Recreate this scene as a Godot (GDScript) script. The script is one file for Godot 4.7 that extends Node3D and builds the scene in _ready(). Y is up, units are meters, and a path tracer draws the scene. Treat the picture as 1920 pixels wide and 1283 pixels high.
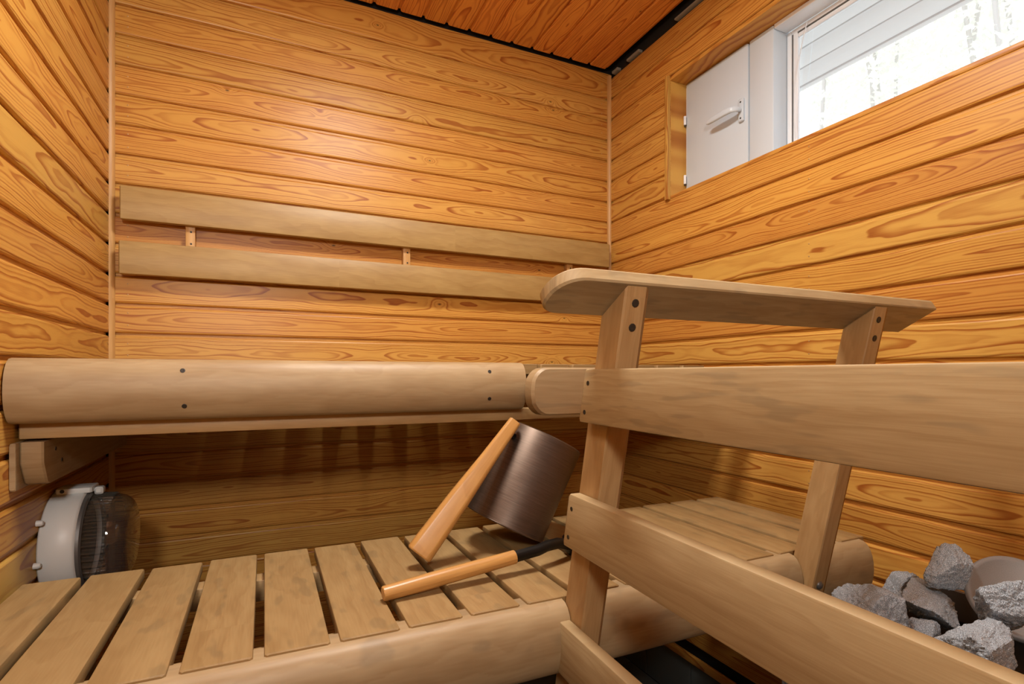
extends Node3D
# A small wood-panelled sauna. Room axes: x runs right along the back wall, depth d runs from the camera to the back wall (-z), y is up.

const EYE := 1.15            # height of the camera above the floor
const XL := -0.4066          # face of the left wall
const XR := 1.3308           # face of the right wall
const DB := 1.9              # face of the back wall (depth)
const DF := -0.75            # face of the wall behind the camera
const YC := 1.279            # face of the ceiling, above the eye
const PITCH := 0.0873        # cover width of one panel board
const Y0 := 1.081            # height (above the eye) of a panel joint
const YW := -0.98            # lower end of the wooden panelling, above the eye

var mats := {}
var rng := RandomNumberGenerator.new()

# ------------------------------------------------------------------ helpers
class Shape:
	var v := PackedVector3Array()
	var n := PackedVector3Array()
	var t := PackedVector2Array()
	var base := Vector3.ZERO
	func tri(a: Vector3, b: Vector3, c: Vector3, na: Vector3, nb: Vector3, nc: Vector3, ta: Vector2, tb: Vector2, tc: Vector2) -> void:
		if (b - a).cross(c - a).dot(na + nb + nc) > 0.0:
			v.append(a - base); v.append(c - base); v.append(b - base)
			n.append(na); n.append(nc); n.append(nb)
			t.append(ta); t.append(tc); t.append(tb)
		else:
			v.append(a - base); v.append(b - base); v.append(c - base)
			n.append(na); n.append(nb); n.append(nc)
			t.append(ta); t.append(tb); t.append(tc)
	func quad(a: Vector3, b: Vector3, c: Vector3, d: Vector3, na: Vector3, nb: Vector3, nc: Vector3, nd: Vector3, ta: Vector2, tb: Vector2, tc: Vector2, td: Vector2) -> void:
		tri(a, b, c, na, nb, nc, ta, tb, tc)
		tri(a, c, d, na, nc, nd, ta, tc, td)
	func mesh() -> ArrayMesh:
		var a := []
		a.resize(Mesh.ARRAY_MAX)
		a[Mesh.ARRAY_VERTEX] = v
		a[Mesh.ARRAY_NORMAL] = n
		a[Mesh.ARRAY_TEX_UV] = t
		var m := ArrayMesh.new()
		m.add_surface_from_arrays(Mesh.PRIMITIVE_TRIANGLES, a)
		return m

func W(x: float, y: float, d: float) -> Vector3:
	return Vector3(x, y + EYE, -d)

func shape(base := Vector3.ZERO) -> Shape:
	var s := Shape.new()
	s.base = base
	return s

func rrect(w: float, h: float, r: float, k := 2) -> PackedVector2Array:
	var p := PackedVector2Array()
	var c := [Vector2(w / 2 - r, h / 2 - r), Vector2(-w / 2 + r, h / 2 - r), Vector2(-w / 2 + r, -h / 2 + r), Vector2(w / 2 - r, -h / 2 + r)]
	for q in 4:
		for i in k + 1:
			var a := (q + float(i) / k) * PI / 2
			p.append(c[q] + r * Vector2(cos(a), sin(a)))
	return p

# wood: {strip, strips, along (metres per texture length), off, planar}
func prism(s: Shape, pts: PackedVector2Array, o: Vector3, ax: Vector3, ay: Vector3, az: Vector3, length: float, wood := {}, bev := 0.0, crease := 0.75) -> void:
	var k := pts.size()
	var mid := Vector2.ZERO
	for p in pts:
		mid += p / k
	var strips: float = wood.get("strips", 1)
	var strip: float = wood.get("strip", 0)
	var along: float = wood.get("along", 2.0)
	var off: float = wood.get("off", 0.0)
	var planar: bool = wood.get("planar", false)
	var flip: bool = wood.get("flip", false)
	var per := PackedFloat32Array([0.0])
	var lo := 1e9
	var hi := -1e9
	var area := 0.0
	for i in k:
		per.append(per[i] + pts[i].distance_to(pts[(i + 1) % k]))
		lo = minf(lo, pts[i].y); hi = maxf(hi, pts[i].y)
		area += pts[i].cross(pts[(i + 1) % k])
	var sgn := 1.0 if area > 0 else -1.0
	var en := []
	for i in k:
		var e := (pts[(i + 1) % k] - pts[i]).normalized()
		en.append(Vector2(e.y, -e.x) * sgn)
	var rings := [[0.0, 0.0], [length, 0.0]]
	if bev > 0.0:
		rings = [[0.0, bev], [bev, 0.0], [length - bev, 0.0], [length, bev]]
	var vv := func(i: int, j: int) -> float:
		var f: float = (pts[i % k].y - lo) / (hi - lo) if planar else per[j] / per[k]
		if flip:
			f = 1.0 - f
		return (strip + 0.04 + 0.92 * f) / strips
	for r in rings.size() - 1:
		var z0: float = rings[r][0]
		var z1: float = rings[r + 1][0]
		for i in k:
			var i1 := (i + 1) % k
			var na: Vector2 = en[i]
			var nb: Vector2 = en[i]
			if en[(i + k - 1) % k].dot(en[i]) > crease:
				na = (en[(i + k - 1) % k] + en[i]).normalized()
			if en[i1].dot(en[i]) > crease:
				nb = (en[i1] + en[i]).normalized()
			var q := [pts[i], pts[i1], pts[i1], pts[i]]
			var z := [z0, z0, z1, z1]
			var ins := [rings[r][1], rings[r][1], rings[r + 1][1], rings[r + 1][1]]
			var P := []
			for c in 4:
				var p: Vector2 = q[c] + (mid - q[c]).normalized() * ins[c] * 1.15
				P.append(o + ax * p.x + ay * p.y + az * z[c])
			var n0 := ax * na.x + ay * na.y
			var n1 := ax * nb.x + ay * nb.y
			if bev > 0.0 and r == 0:
				n0 = (n0 - az).normalized(); n1 = (n1 - az).normalized()
			elif bev > 0.0 and r == 2:
				n0 = (n0 + az).normalized(); n1 = (n1 + az).normalized()
			var u0 := (z0 + off) / along
			var u1 := (z1 + off) / along
			s.quad(P[0], P[1], P[2], P[3], n0, n1, n1, n0, Vector2(u0, vv.call(i, i)), Vector2(u0, vv.call(i1, i + 1)), Vector2(u1, vv.call(i1, i + 1)), Vector2(u1, vv.call(i, i)))
	var tris := Geometry2D.triangulate_polygon(pts)
	for e in 2:
		var z: float = 0.0 if e == 0 else length
		var nn := -az if e == 0 else az
		for i in range(0, tris.size(), 3):
			var P := []
			var T := []
			for c in 3:
				var p: Vector2 = pts[tris[i + c]]
				p += (mid - p).normalized() * bev * 1.15
				P.append(o + ax * p.x + ay * p.y + az * z)
				T.append(Vector2((off + z + (p.x - mid.x) * 0.5) / along, (strip + 0.5 + 0.9 * clampf((p.y - mid.y) / maxf(hi - lo, 0.001), -0.5, 0.5)) / strips))
			s.tri(P[0], P[1], P[2], nn, nn, nn, T[0], T[1], T[2])

# surface of revolution: prof = points (radius, height along the axis)
func lathe(s: Shape, prof: Array, o: Vector3, axis: Vector3, segs: int, flute := 0, depth := 0.0) -> void:
	axis = axis.normalized()
	var e1 := axis.cross(Vector3(0.3, 0.9, 0.2)).normalized()
	var e2 := axis.cross(e1)
	var k := prof.size()
	for i in k - 1:
		var a: Vector2 = prof[i]
		var b: Vector2 = prof[i + 1]
		var tn := (b - a).normalized()
		var nr := Vector2(tn.y, -tn.x)
		var na := nr
		var nb := nr
		if i > 0:
			var t0: Vector2 = (a - prof[i - 1]).normalized()
			if t0.dot(tn) > 0.6: na = (nr + Vector2(t0.y, -t0.x)).normalized()
		if i < k - 2:
			var t2: Vector2 = (prof[i + 2] - b).normalized()
			if t2.dot(tn) > 0.6: nb = (nr + Vector2(t2.y, -t2.x)).normalized()
		for j in segs:
			var P := []
			var N := []
			for c in [[a, na, j], [a, na, j + 1], [b, nb, j + 1], [b, nb, j]]:
				var th: float = TAU * c[2] / segs
				var dir := e1 * cos(th) + e2 * sin(th)
				var rr: float = c[0].x
				if flute > 0:
					rr *= 1.0 + depth * cos(th * flute)
				P.append(o + dir * rr + axis * c[0].y)
				var side := (e2 * cos(th) - e1 * sin(th)) * (depth * flute * sin(th * flute))
				N.append((dir * c[1].x + axis * c[1].y + side * absf(c[1].x)).normalized())
			var u0 := float(j) / segs
			var u1 := float(j + 1) / segs
			s.quad(P[0], P[1], P[2], P[3], N[0], N[1], N[2], N[3], Vector2(u0, a.y * 6), Vector2(u1, a.y * 6), Vector2(u1, b.y * 6), Vector2(u0, b.y * 6))

# rings of equal size joined into a closed body
func loft(s: Shape, rings: Array, wood := {}) -> void:
	var k: int = rings[0].size()
	var cen := []
	for r in rings:
		var c := Vector3.ZERO
		for p in r: c += p / k
		cen.append(c)
	var strips: float = wood.get("strips", 1)
	var strip: float = wood.get("strip", 0)
	var along: float = wood.get("along", 2.0)
	var run: float = wood.get("off", 0.0)
	var nrm := func(r: int, i: int) -> Vector3:
		var a: Vector3 = rings[r][(i + 1) % k] - rings[r][(i + k - 1) % k]
		var b: Vector3 = rings[mini(r + 1, rings.size() - 1)][i] - rings[maxi(r - 1, 0)][i]
		var n := a.cross(b).normalized()
		return n if n.dot(rings[r][i] - cen[r]) > 0 else -n
	for r in rings.size() - 1:
		var nxt: float = run + cen[r].distance_to(cen[r + 1])
		for i in k:
			var j := (i + 1) % k
			var f0 := (strip + 0.04 + 0.92 * i / k) / strips
			var f1 := (strip + 0.04 + 0.92 * (i + 1) / k) / strips
			s.quad(rings[r][i], rings[r][j], rings[r + 1][j], rings[r + 1][i], nrm.call(r, i), nrm.call(r, j), nrm.call(r + 1, j), nrm.call(r + 1, i), Vector2(run / along, f0), Vector2(run / along, f1), Vector2(nxt / along, f1), Vector2(nxt / along, f0))
		run = nxt
	for e in 2:
		var r: int = 0 if e == 0 else rings.size() - 1
		var nn: Vector3 = (cen[0] - cen[1] if e == 0 else cen[r] - cen[r - 1]).normalized()
		for i in k:
			s.tri(cen[r], rings[r][i], rings[r][(i + 1) % k], nn, nn, nn, Vector2(run, strip + 0.5) / Vector2(along, strips), Vector2(run + 0.01, strip + 0.45) / Vector2(along, strips), Vector2(run, strip + 0.6) / Vector2(along, strips))

func ring(c: Vector3, a: Vector3, b: Vector3, w: float, h: float, r: float, k := 3) -> PackedVector3Array:
	var out := PackedVector3Array()
	for p in rrect(w, h, r, k):
		out.append(c + a * p.x + b * p.y)
	return out

func tube(s: Shape, path: Array, r: float, k := 8) -> void:
	var rings := []
	var up := Vector3(0.31, 0.2, 0.93)
	for i in path.size():
		var t: Vector3 = (path[mini(i + 1, path.size() - 1)] - path[maxi(i - 1, 0)]).normalized()
		var a := t.cross(up).normalized()
		var b := t.cross(a)
		var q := PackedVector3Array()
		for j in k:
			q.append(path[i] + (a * cos(TAU * j / k) + b * sin(TAU * j / k)) * r)
		rings.append(q)
	loft(s, rings)

func block(s: Shape, a: Vector3, b: Vector3, wood := {}, r := 0.0015, bev := 0.0015) -> void:
	# box between two room points, grain along its longest side
	var lo := Vector3(minf(a.x, b.x), minf(a.y, b.y), minf(a.z, b.z))
	var sz := (b - a).abs()
	var c := lo + sz / 2
	var rr := minf(r, minf(sz.x, minf(sz.y, sz.z)) * 0.3)
	if sz.x >= sz.y and sz.x >= sz.z:
		prism(s, rrect(sz.z, sz.y, rr), Vector3(lo.x, c.y, c.z), Vector3(0, 0, -1), Vector3.UP, Vector3.RIGHT, sz.x, wood, minf(bev, rr))
	elif sz.y >= sz.z:
		prism(s, rrect(sz.x, sz.z, rr), Vector3(c.x, lo.y, c.z), Vector3.RIGHT, Vector3(0, 0, -1), Vector3.UP, sz.y, wood, minf(bev, rr))
	else:
		prism(s, rrect(sz.x, sz.y, rr), Vector3(c.x, c.y, lo.z), Vector3.RIGHT, Vector3.UP, Vector3(0, 0, 1), sz.z, wood, minf(bev, rr))

func thing(called: String, at: Vector3, label := "", category := "", group := "") -> Node3D:
	var o := Node3D.new()
	o.name = called
	o.position = at
	add_child(o, true)
	if label: o.set_meta("label", label)
	if category: o.set_meta("category", category)
	if group: o.set_meta("group", group)
	return o

func structure(called: String, at: Vector3, label: String) -> Node3D:
	var o := thing(called, at, label)
	o.set_meta("kind", "structure")
	return o

func put(called: String, s: Shape, m: Material, parent: Node, label := "") -> MeshInstance3D:
	var o := MeshInstance3D.new()
	o.name = called
	o.mesh = s.mesh()
	o.material_override = m
	o.cast_shadow = GeometryInstance3D.SHADOW_CASTING_SETTING_ON
	parent.add_child(o, true)
	if label: o.set_meta("label", label)
	return o

func base_of(n: Node) -> Vector3:
	var p := Vector3.ZERO
	while n != self:
		p += n.position
		n = n.get_parent()
	return p

func box_part(called: String, a: Vector3, b: Vector3, m: Material, parent: Node, wood := {}, r := 0.0015) -> MeshInstance3D:
	var s := shape(base_of(parent))
	block(s, a, b, wood, r, r)
	return put(called, s, m, parent)

var screw_mesh: Mesh
func screw(at: Vector3, normal: Vector3, parent: Node, r := 0.0038) -> void:
	# a dark screw head, almost flush
	if screw_mesh == null:
		var s := shape()
		lathe(s, [Vector2(1.0, -1.0), Vector2(1.0, 0.1), Vector2(0.8, 0.16), Vector2(0.35, 0.12), Vector2(0.0, 0.06)], Vector3.ZERO, Vector3.UP, 10)
		screw_mesh = s.mesh()
	var o := MeshInstance3D.new()
	o.name = "screw"
	o.mesh = screw_mesh
	o.material_override = mats.screw
	parent.add_child(o, true)
	var y := normal.normalized()
	var x := y.cross(Vector3(0.21, 0.5, 0.84)).normalized()
	o.transform = Transform3D(Basis(x * r, y * r, x.cross(y) * r), at - base_of(parent))

# ------------------------------------------------------------------ textures
func pine_image() -> Image:
	var w := 1024
	var strips := 16
	var sh := 128
	var data := PackedByteArray()
	data.resize(w * strips * sh * 3)
	var n1 := FastNoiseLite.new(); n1.seed = 11; n1.frequency = 1.0; n1.fractal_octaves = 2
	var n2 := FastNoiseLite.new(); n2.seed = 23; n2.frequency = 1.0; n2.fractal_octaves = 2
	var n3 := FastNoiseLite.new(); n3.seed = 37; n3.frequency = 1.0; n3.fractal_type = FastNoiseLite.FRACTAL_NONE
	var rg := RandomNumberGenerator.new()
	rg.seed = 5
	var e := Vector3(207, 161, 80)
	var l := Vector3(147, 81, 29)
	var mm := 2000.0 / w
	for s in strips:
		var d0 := rg.randf_range(14, 60)
		if s % 3 != 0:
			d0 = rg.randf_range(4, 22)
		var v0 := rg.randf_range(-16, 16)
		var sp := rg.randf_range(3.0, 6.4)
		var drift := rg.randf_range(-0.006, 0.006)
		var dd := PackedFloat32Array()
		var vc := PackedFloat32Array()
		for x in w:
			dd.append(d0 + drift * x * mm + 13.0 * n1.get_noise_2d(x * mm / 560.0, s * 17.3))
			vc.append(v0 + 10.0 * n1.get_noise_2d(x * mm / 600.0, s * 31.7 + 90.0))
		var knots := []
		for q in rg.randi_range(0, 2):
			knots.append([rg.randf_range(80, 1900), rg.randf_range(-30, 30), rg.randf_range(5, 9), rg.randf_range(0, 1)])
		var tone := rg.randf_range(0.95, 1.03)
		var red := rg.randf_range(0.985, 1.03)
		for y in sh:
			var v := (float(y) / (sh - 1) - 0.5) * 87.0
			var row := (s * sh + y) * w * 3
			for x in w:
				var u := x * mm
				var a := v - vc[x]
				var b := dd[x]
				var r := sqrt(a * a + b * b) + 1.7 * n2.get_noise_2d(u / 130.0, v / 30.0 + s * 13.0)
				var core := 0.0
				for q in knots:
					var ku: float = u - q[0]
					if ku > -90.0 and ku < 90.0:
						var kv: float = v - q[1]
						var qq: float = ku * ku / 5.0 + kv * kv
						r += 12.0 * exp(-qq / (q[2] * q[2] * 3.2))
						if q[3] > 0.45:
							core = maxf(core, 1.0 - qq / (q[2] * 1.4))
				var f := r / sp
				var idx := floorf(f)
				var t := f - idx
				var strong := 0.62 + 0.38 * sin(idx * 2.7 + s)
				var late := smoothstep(0.3, 0.9, t) * (1.0 - smoothstep(0.9, 1.0, t))
				late = late * strong * 0.85
				late += 0.12 * n3.get_noise_2d(u / 60.0, v * 1.1 + s * 50.0)
				late += 0.14 * n2.get_noise_2d(u / 300.0 + 70.0, v / 40.0 + s * 7.0)
				late = clampf(late, 0.0, 1.0)
				var k := tone * (1.0 - 0.5 * clampf(core, 0.0, 1.0))
				data[row] = int(clampf(lerpf(e.x, l.x, late) * k, 0, 255))
				data[row + 1] = int(clampf(lerpf(e.y, l.y, late) * k / red, 0, 255))
				data[row + 2] = int(clampf(lerpf(e.z, l.z, late) * k / red, 0, 255))
				row += 3
	return Image.create_from_data(w, strips * sh, false, Image.FORMAT_RGB8, data)

func alder_image() -> Image:
	var w := 1024
	var strips := 8
	var sh := 128
	var data := PackedByteArray()
	data.resize(w * strips * sh * 3)
	var n2 := FastNoiseLite.new(); n2.seed = 71; n2.frequency = 1.0; n2.fractal_octaves = 3
	var n3 := FastNoiseLite.new(); n3.seed = 77; n3.frequency = 1.0; n3.fractal_type = FastNoiseLite.FRACTAL_NONE
	var rg := RandomNumberGenerator.new()
	rg.seed = 9
	var e := Vector3(177, 153, 115)
	var l := Vector3(140, 110, 72)
	var g := Vector3(112, 100, 80)
	var mm := 1200.0 / w
	for s in strips:
		var d0 := rg.randf_range(20, 60)
		var v0 := rg.randf_range(-30, 30)
		var sp := rg.randf_range(5.0, 9.0)
		for y in sh:
			var v := (float(y) / (sh - 1) - 0.5) * 90.0
			var row := (s * sh + y) * w * 3
			for x in w:
				var u := x * mm
				var a := v - v0
				var blot := n2.get_noise_2d(u / 190.0 + 40.0, v / 30.0 + s * 9.0)
				var f := (sqrt(a * a + d0 * d0 + u * 0.9) + 4.0 * blot) / sp
				var t := f - floorf(f)
				var late := 0.20 * smoothstep(0.2, 0.95, t) * (1.0 - smoothstep(0.95, 1.0, t))
				late += 0.16 + 0.2 * blot + 0.14 * n3.get_noise_2d(u / 60.0, v * 0.9 + s * 40.0)
				late = clampf(late, 0.0, 1.0)
				var grey := clampf(n2.get_noise_2d(u / 130.0 + 400.0, v / 22.0 + s * 3.0) * 1.3 - 0.3, 0.0, 0.24) if s > 3 else 0.0
				var c := e.lerp(l, late).lerp(g, grey)
				data[row] = int(c.x)
				data[row + 1] = int(c.y)
				data[row + 2] = int(c.z)
				row += 3
	return Image.create_from_data(w, strips * sh, false, Image.FORMAT_RGB8, data)

func speckle_image(seed_: int, fx: float, fy: float, lo: float, hi: float, size := 512) -> Image:
	var n := FastNoiseLite.new()
	n.seed = seed_; n.frequency = 1.0; n.fractal_octaves = 3
	var data := PackedByteArray()
	data.resize(size * size)
	for y in size:
		for x in size:
			var f := 0.5 + 0.8 * n.get_noise_2d(x / fx, y / fy)
			data[y * size + x] = int(clampf(lerpf(lo, hi, f), 0, 1) * 255)
	return Image.create_from_data(size, size, false, Image.FORMAT_L8, data)

func mat(c: Color, rough: float, tex: Texture2D = null, metal := 0.0) -> StandardMaterial3D:
	var m := StandardMaterial3D.new()
	m.albedo_color = c
	m.roughness = rough
	m.metallic = metal
	if tex: m.albedo_texture = tex
	return m

func make_materials() -> void:
	var pine := ImageTexture.create_from_image(pine_image())
	var alder := ImageTexture.create_from_image(alder_image())
	mats.pine = []
	for c in [Color(1, 1, 1), Color(0.98, 0.95, 0.91), Color(1.0, 0.97, 0.94), Color(0.96, 0.91, 0.87)]:
		mats.pine.append(mat(c, 0.38, pine))
		mats.pine[-1].metallic_specular = 0.4
	mats.ceiling = mat(Color(1.08, 0.97, 0.90), 0.45, pine)
	mats.trim = mat(Color(1.15, 1.05, 0.88), 0.42, alder)
	mats.alder = mat(Color(0.95, 0.95, 0.96), 0.5, alder)
	mats.backrest = mat(Color(0.97, 0.93, 0.77), 0.45, alder)
	mats.rail = mat(Color(1.0, 1.03, 1.05), 0.5, alder)
	mats.post = mat(Color(1.0, 0.95, 0.88), 0.5, alder)
	mats.slat = mat(Color(0.90, 0.86, 0.77), 0.55, alder)
	mats.beam = mats.post
	mats.handle = mat(Color(1.08, 0.95, 0.74), 0.35, alder)
	mats.screw = mat(Color(0.17, 0.15, 0.13), 0.5, null, 0.1)
	mats.nail = mat(Color(0.72, 0.6, 0.42), 0.4, null, 0.5)
	mats.backing = mat(Color(0.10, 0.085, 0.07), 0.9)
	mats.wool = mat(Color(0.55, 0.54, 0.5), 0.95)
	mats.white = mat(Color(0.78, 0.84, 0.89), 0.35)
	mats.frame = mat(Color(0.88, 0.91, 0.94), 0.3)
	mats.gasket = mat(Color(0.3, 0.3, 0.3), 0.5)
	mats.lamp_body = mat(Color(0.86, 0.88, 0.88), 0.4)
	var brush := ImageTexture.create_from_image(speckle_image(4, 90.0, 1.3, 0.75, 1.0))
	mats.bronze = mat(Color(0.42, 0.36, 0.32), 0.5, brush, 0.85)
	mats.bronze.roughness_texture = brush
	mats.iron = mat(Color(0.13, 0.125, 0.12), 0.38, null, 0.7)
	mats.steel = mat(Color(0.47, 0.47, 0.47), 0.45, null, 0.6)
	mats.disc = mat(Color(0.62, 0.62, 0.62), 0.55, ImageTexture.create_from_image(speckle_image(8, 3.0, 3.0, 0.8, 1.0)), 0.3)
	mats.disc.uv1_triplanar = true
	mats.disc.uv1_scale = Vector3(6, 6, 6)
	var sp := ImageTexture.create_from_image(speckle_image(15, 5.0, 5.0, 0.2, 1.0))
	mats.stone = mat(Color(0.96, 1.02, 1.08), 0.85, sp)
	mats.stone.uv1_triplanar = true
	mats.stone.uv1_scale = Vector3(7, 7, 7)
	mats.tile = mat(Color(0.33, 0.35, 0.345), 0.3)
	mats.reflector = mat(Color(0.2, 0.19, 0.18), 0.4)
	mats.grout = mat(Color(0.16, 0.16, 0.155), 0.9)
	mats.glass = mat(Color(1, 1, 1, 0.06), 0.02)
	mats.glass.transparency = BaseMaterial3D.TRANSPARENCY_ALPHA
	mats.globe = mat(Color(0.3, 0.29, 0.27, 0.4), 0.05)
	mats.globe.transparency = BaseMaterial3D.TRANSPARENCY_ALPHA
	mats.lit = mat(Color(1, 1, 1), 0.5)
	mats.lit.emission_enabled = true
	mats.lit.emission = Color(1.0, 0.93, 0.82)
	mats.lit.emission_energy_multiplier = 3.0
	mats.eave = mat(Color(0.88, 0.88, 0.88), 0.6)
	mats.overexposed_leaf = mat(Color(0.97, 0.98, 0.96), 0.8)  # near-white: overexposure of green foliage painted into the leaf colour
	mats.overexposed_leaf.backlight_enabled = true
	mats.overexposed_leaf.backlight = Color(0.8, 0.8, 0.78)
	mats.bark = mat(Color(0.85, 0.85, 0.84), 0.9)
	mats.ground = mat(Color(0.92, 0.93, 0.9), 0.95)

# ------------------------------------------------------------------ room
func board_profile() -> PackedVector2Array:
	# x out of the wall, y across the board: rounded face, chamfered edges, the tongue of the next joint at the top
	return PackedVector2Array([Vector2(-0.014, 0.0), Vector2(-0.0052, 0.0), Vector2(-0.0014, 0.0026), Vector2(0.0, 0.0062), Vector2(0.0, 0.0725), Vector2(-0.0014, 0.0757), Vector2(-0.0052, 0.078), Vector2(-0.0088, 0.078), Vector2(-0.0088, PITCH), Vector2(-0.014, PITCH)])

func cut_profile(h: float) -> PackedVector2Array:
	# the same board sawn off at height h
	return PackedVector2Array([Vector2(-0.014, 0.0), Vector2(-0.0052, 0.0), Vector2(-0.0014, 0.0026), Vector2(0.0, 0.0062), Vector2(0.0, h), Vector2(-0.014, h)])

func panel_board(parent: Node3D, pts: PackedVector2Array, o: Vector3, out_: Vector3, across: Vector3, along: Vector3, length: float, m: Material, off := 0.0) -> MeshInstance3D:
	var s := shape(base_of(parent))
	prism(s, pts, o, out_, across, along, length, {"strip": rng.randi_range(0, 15), "strips": 16, "along": 2.0, "off": off + rng.randf_range(0, 0.25), "planar": true, "flip": rng.randf() < 0.5}, 0.0, 0.97)
	return put("panel_board", s, m, parent)

var nail_mesh: Mesh
func nail(at: Vector3, normal: Vector3, parent: Node) -> void:
	if nail_mesh == null:
		var s := shape()
		lathe(s, [Vector2(1.0, -0.6), Vector2(1.0, 0.25), Vector2(0.6, 0.5), Vector2(0.0, 0.5)], Vector3.ZERO, Vector3.UP, 6)
		nail_mesh = s.mesh()
	var o := MeshInstance3D.new()
	o.name = "nail"
	o.mesh = nail_mesh
	o.material_override = mats.nail
	parent.add_child(o, true)
	var y := normal
	var x := y.cross(Vector3(0.21, 0.5, 0.84)).normalized()
	o.transform = Transform3D(Basis(x, y, x.cross(y)).scaled_local(Vector3.ONE * 0.002), at - base_of(parent))

func pine_at(i: int) -> Material:
	return mats.pine[[0, 2, 1, 0, 3, 2, 0, 1, 2, 3, 1, 0, 2][absi(i * 7) % 13]]

func solid(called: String, boxes: Array, m: Material, parent: Node3D) -> void:
	var s := shape(base_of(parent))
	for b in boxes:
		block(s, b[0], b[1], {}, 0.0002, 0.0)
	put(called, s, m, parent)

func build_room() -> void:
	rng.seed = 3
	var right := Vector3.RIGHT
	var back := Vector3(0, 0, -1)
	var up := Vector3.UP
	var full := board_profile()
	# back wall
	var wb := structure("wall_back", W(0, -EYE, DB), "back wall of horizontal varnished pine boards")
	solid("backing", [[W(XL - 0.2, -EYE, DB + 0.015), W(XR + 0.2, YC + 0.12, DB + 0.15)]], mats.backing, wb)
	var k := -2
	while true:
		var y := Y0 - PITCH * (k + 1)
		k += 1
		if y < YW - 0.001: break
		var pts := full
		if k == -1:
			pts = cut_profile(0.0873 - 0.004)
			y = Y0 + PITCH
		if y > 1.2: continue
		var top := y + PITCH > 1.2
		var b := panel_board(wb, cut_profile(1.272 - y) if top else full, W(XL - 0.005, y, DB), Vector3(0, 0, 1), up, right, XR - XL + 0.01, pine_at(k))
		if y > -0.1:
			for h in [0.022, 0.056]:
				nail(W(XL + 0.043, y + h + rng.randf_range(-0.004, 0.004), DB), Vector3(0, 0, 1), b)
				nail(W(XR - 0.04, y + h + rng.randf_range(-0.004, 0.004), DB), Vector3(0, 0, 1), b)
	# side walls
	var wl := structure("wall_left", W(XL, -EYE, 0.5), "left wall of horizontal varnished pine boards")
	solid("backing", [[W(XL - 0.015, -EYE, DF - 0.1), W(XL - 0.15, YC + 0.12, DB + 0.1)]], mats.backing, wl)
	var wr := structure("wall_right", W(XR, -EYE, 0.5), "right wall of horizontal pine boards with a high window")
	solid("backing", [[W(XR + 0.015, -EYE, DF - 0.1), W(XR + 0.17, 0.612, DB + 0.1)], [W(XR + 0.015, 1.078, DF - 0.1), W(XR + 0.17, YC + 0.12, DB + 0.1)],
		[W(XR + 0.015, 0.612, 1.54), W(XR + 0.17, 1.078, DB + 0.1)], [W(XR + 0.015, 0.612, DF - 0.1), W(XR + 0.17, 1.078, -0.06)]], mats.backing, wr)
	var wf := structure("wall_front", W(0, -EYE, DF), "wall of pine boards behind the camera")
	solid("backing", [[W(XL - 0.2, -EYE, DF - 0.015), W(XR + 0.2, YC + 0.12, DF - 0.15)]], mats.backing, wf)
	k = 0
	while true:
		var y := Y0 + PITCH - PITCH * k
		k += 1
		if y < YW - 0.001: break
		var top := y + PITCH > 1.262
		var pts := cut_profile(1.262 - y) if top else full
		var lb := panel_board(wl, pts, W(XL, y, DB - 0.001), right, up, Vector3(0, 0, 1), DB - DF, pine_at(k + 3))
		if y > 0.0:
			for h in [0.022, 0.056]:
				nail(W(XL, y + h, DB - 0.03), right, lb)
		panel_board(wf, pts, W(XL, y, DF), back, up, right, XR - XL, pine_at(k + 5))
		# the right wall is cut open for the window, from depth 1.523 to -0.05 and from 0.63 to 1.06
		var spans := [[DB - 0.001, DF]]
		if y + PITCH > 0.65 and y < 1.0:
			spans = [[DB - 0.001, 1.523], [-0.05, DF]]
		for sp in spans:
			var o := W(XR, y, sp[0])
			var p2 := pts
			if y < 1.06 and y + PITCH > 1.062 and spans.size() == 1:
				var q := PackedVector2Array()
				for p in full:
					q.append(Vector2(p.x, maxf(p.y, 1.062 - y)))
				p2 = PackedVector2Array([Vector2(-0.014, 1.062 - y), Vector2(0, 1.062 - y), Vector2(0, 0.0725), Vector2(-0.0052, 0.078), Vector2(-0.0088, 0.078), Vector2(-0.0088, PITCH), Vector2(-0.014, PITCH)]) if 1.062 - y < 0.07 else q
			var rb := panel_board(wr, p2, o, -right, up, Vector3(0, 0, 1), sp[0] - sp[1], pine_at(k + 8))
			if y > -0.4 and sp[0] > 1:
				for h in [0.022, 0.056]:
					nail(W(XR, y + h, DB - 0.03), -right, rb)
					if sp[1] < 1: nail(W(XR, y + h, 0.98), -right, rb)
	# ceiling: boards running to the back wall, short of both walls by an open joint
	var ce := structure("ceiling", W(0.46, YC, 0.5), "ceiling of reddish pine boards running to the back wall")
	solid("backing", [[W(XL - 0.2, YC + 0.05, DF - 0.2), W(XR + 0.2, YC + 0.15, DB + 0.2)]], mats.backing, ce)
	var x := XR - 0.022 - PITCH
	while x > XL - PITCH:
		var pts := full
		var x0 := x
		if x < XL:
			pts = PackedVector2Array([Vector2(-0.014, XL - x), Vector2(0, XL - x), Vector2(0, 0.0725), Vector2(-0.0052, 0.078), Vector2(-0.0088, 0.078), Vector2(-0.0088, PITCH), Vector2(-0.014, PITCH)])
			if XL - x > 0.07: break
		panel_board(ce, pts, W(x0, YC, DB - 0.012 - rng.randf_range(0, 0.006)), Vector3.DOWN, right, Vector3(0, 0, 1), DB - 0.012 - DF, mats.ceiling)
		x -= PITCH
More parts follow.
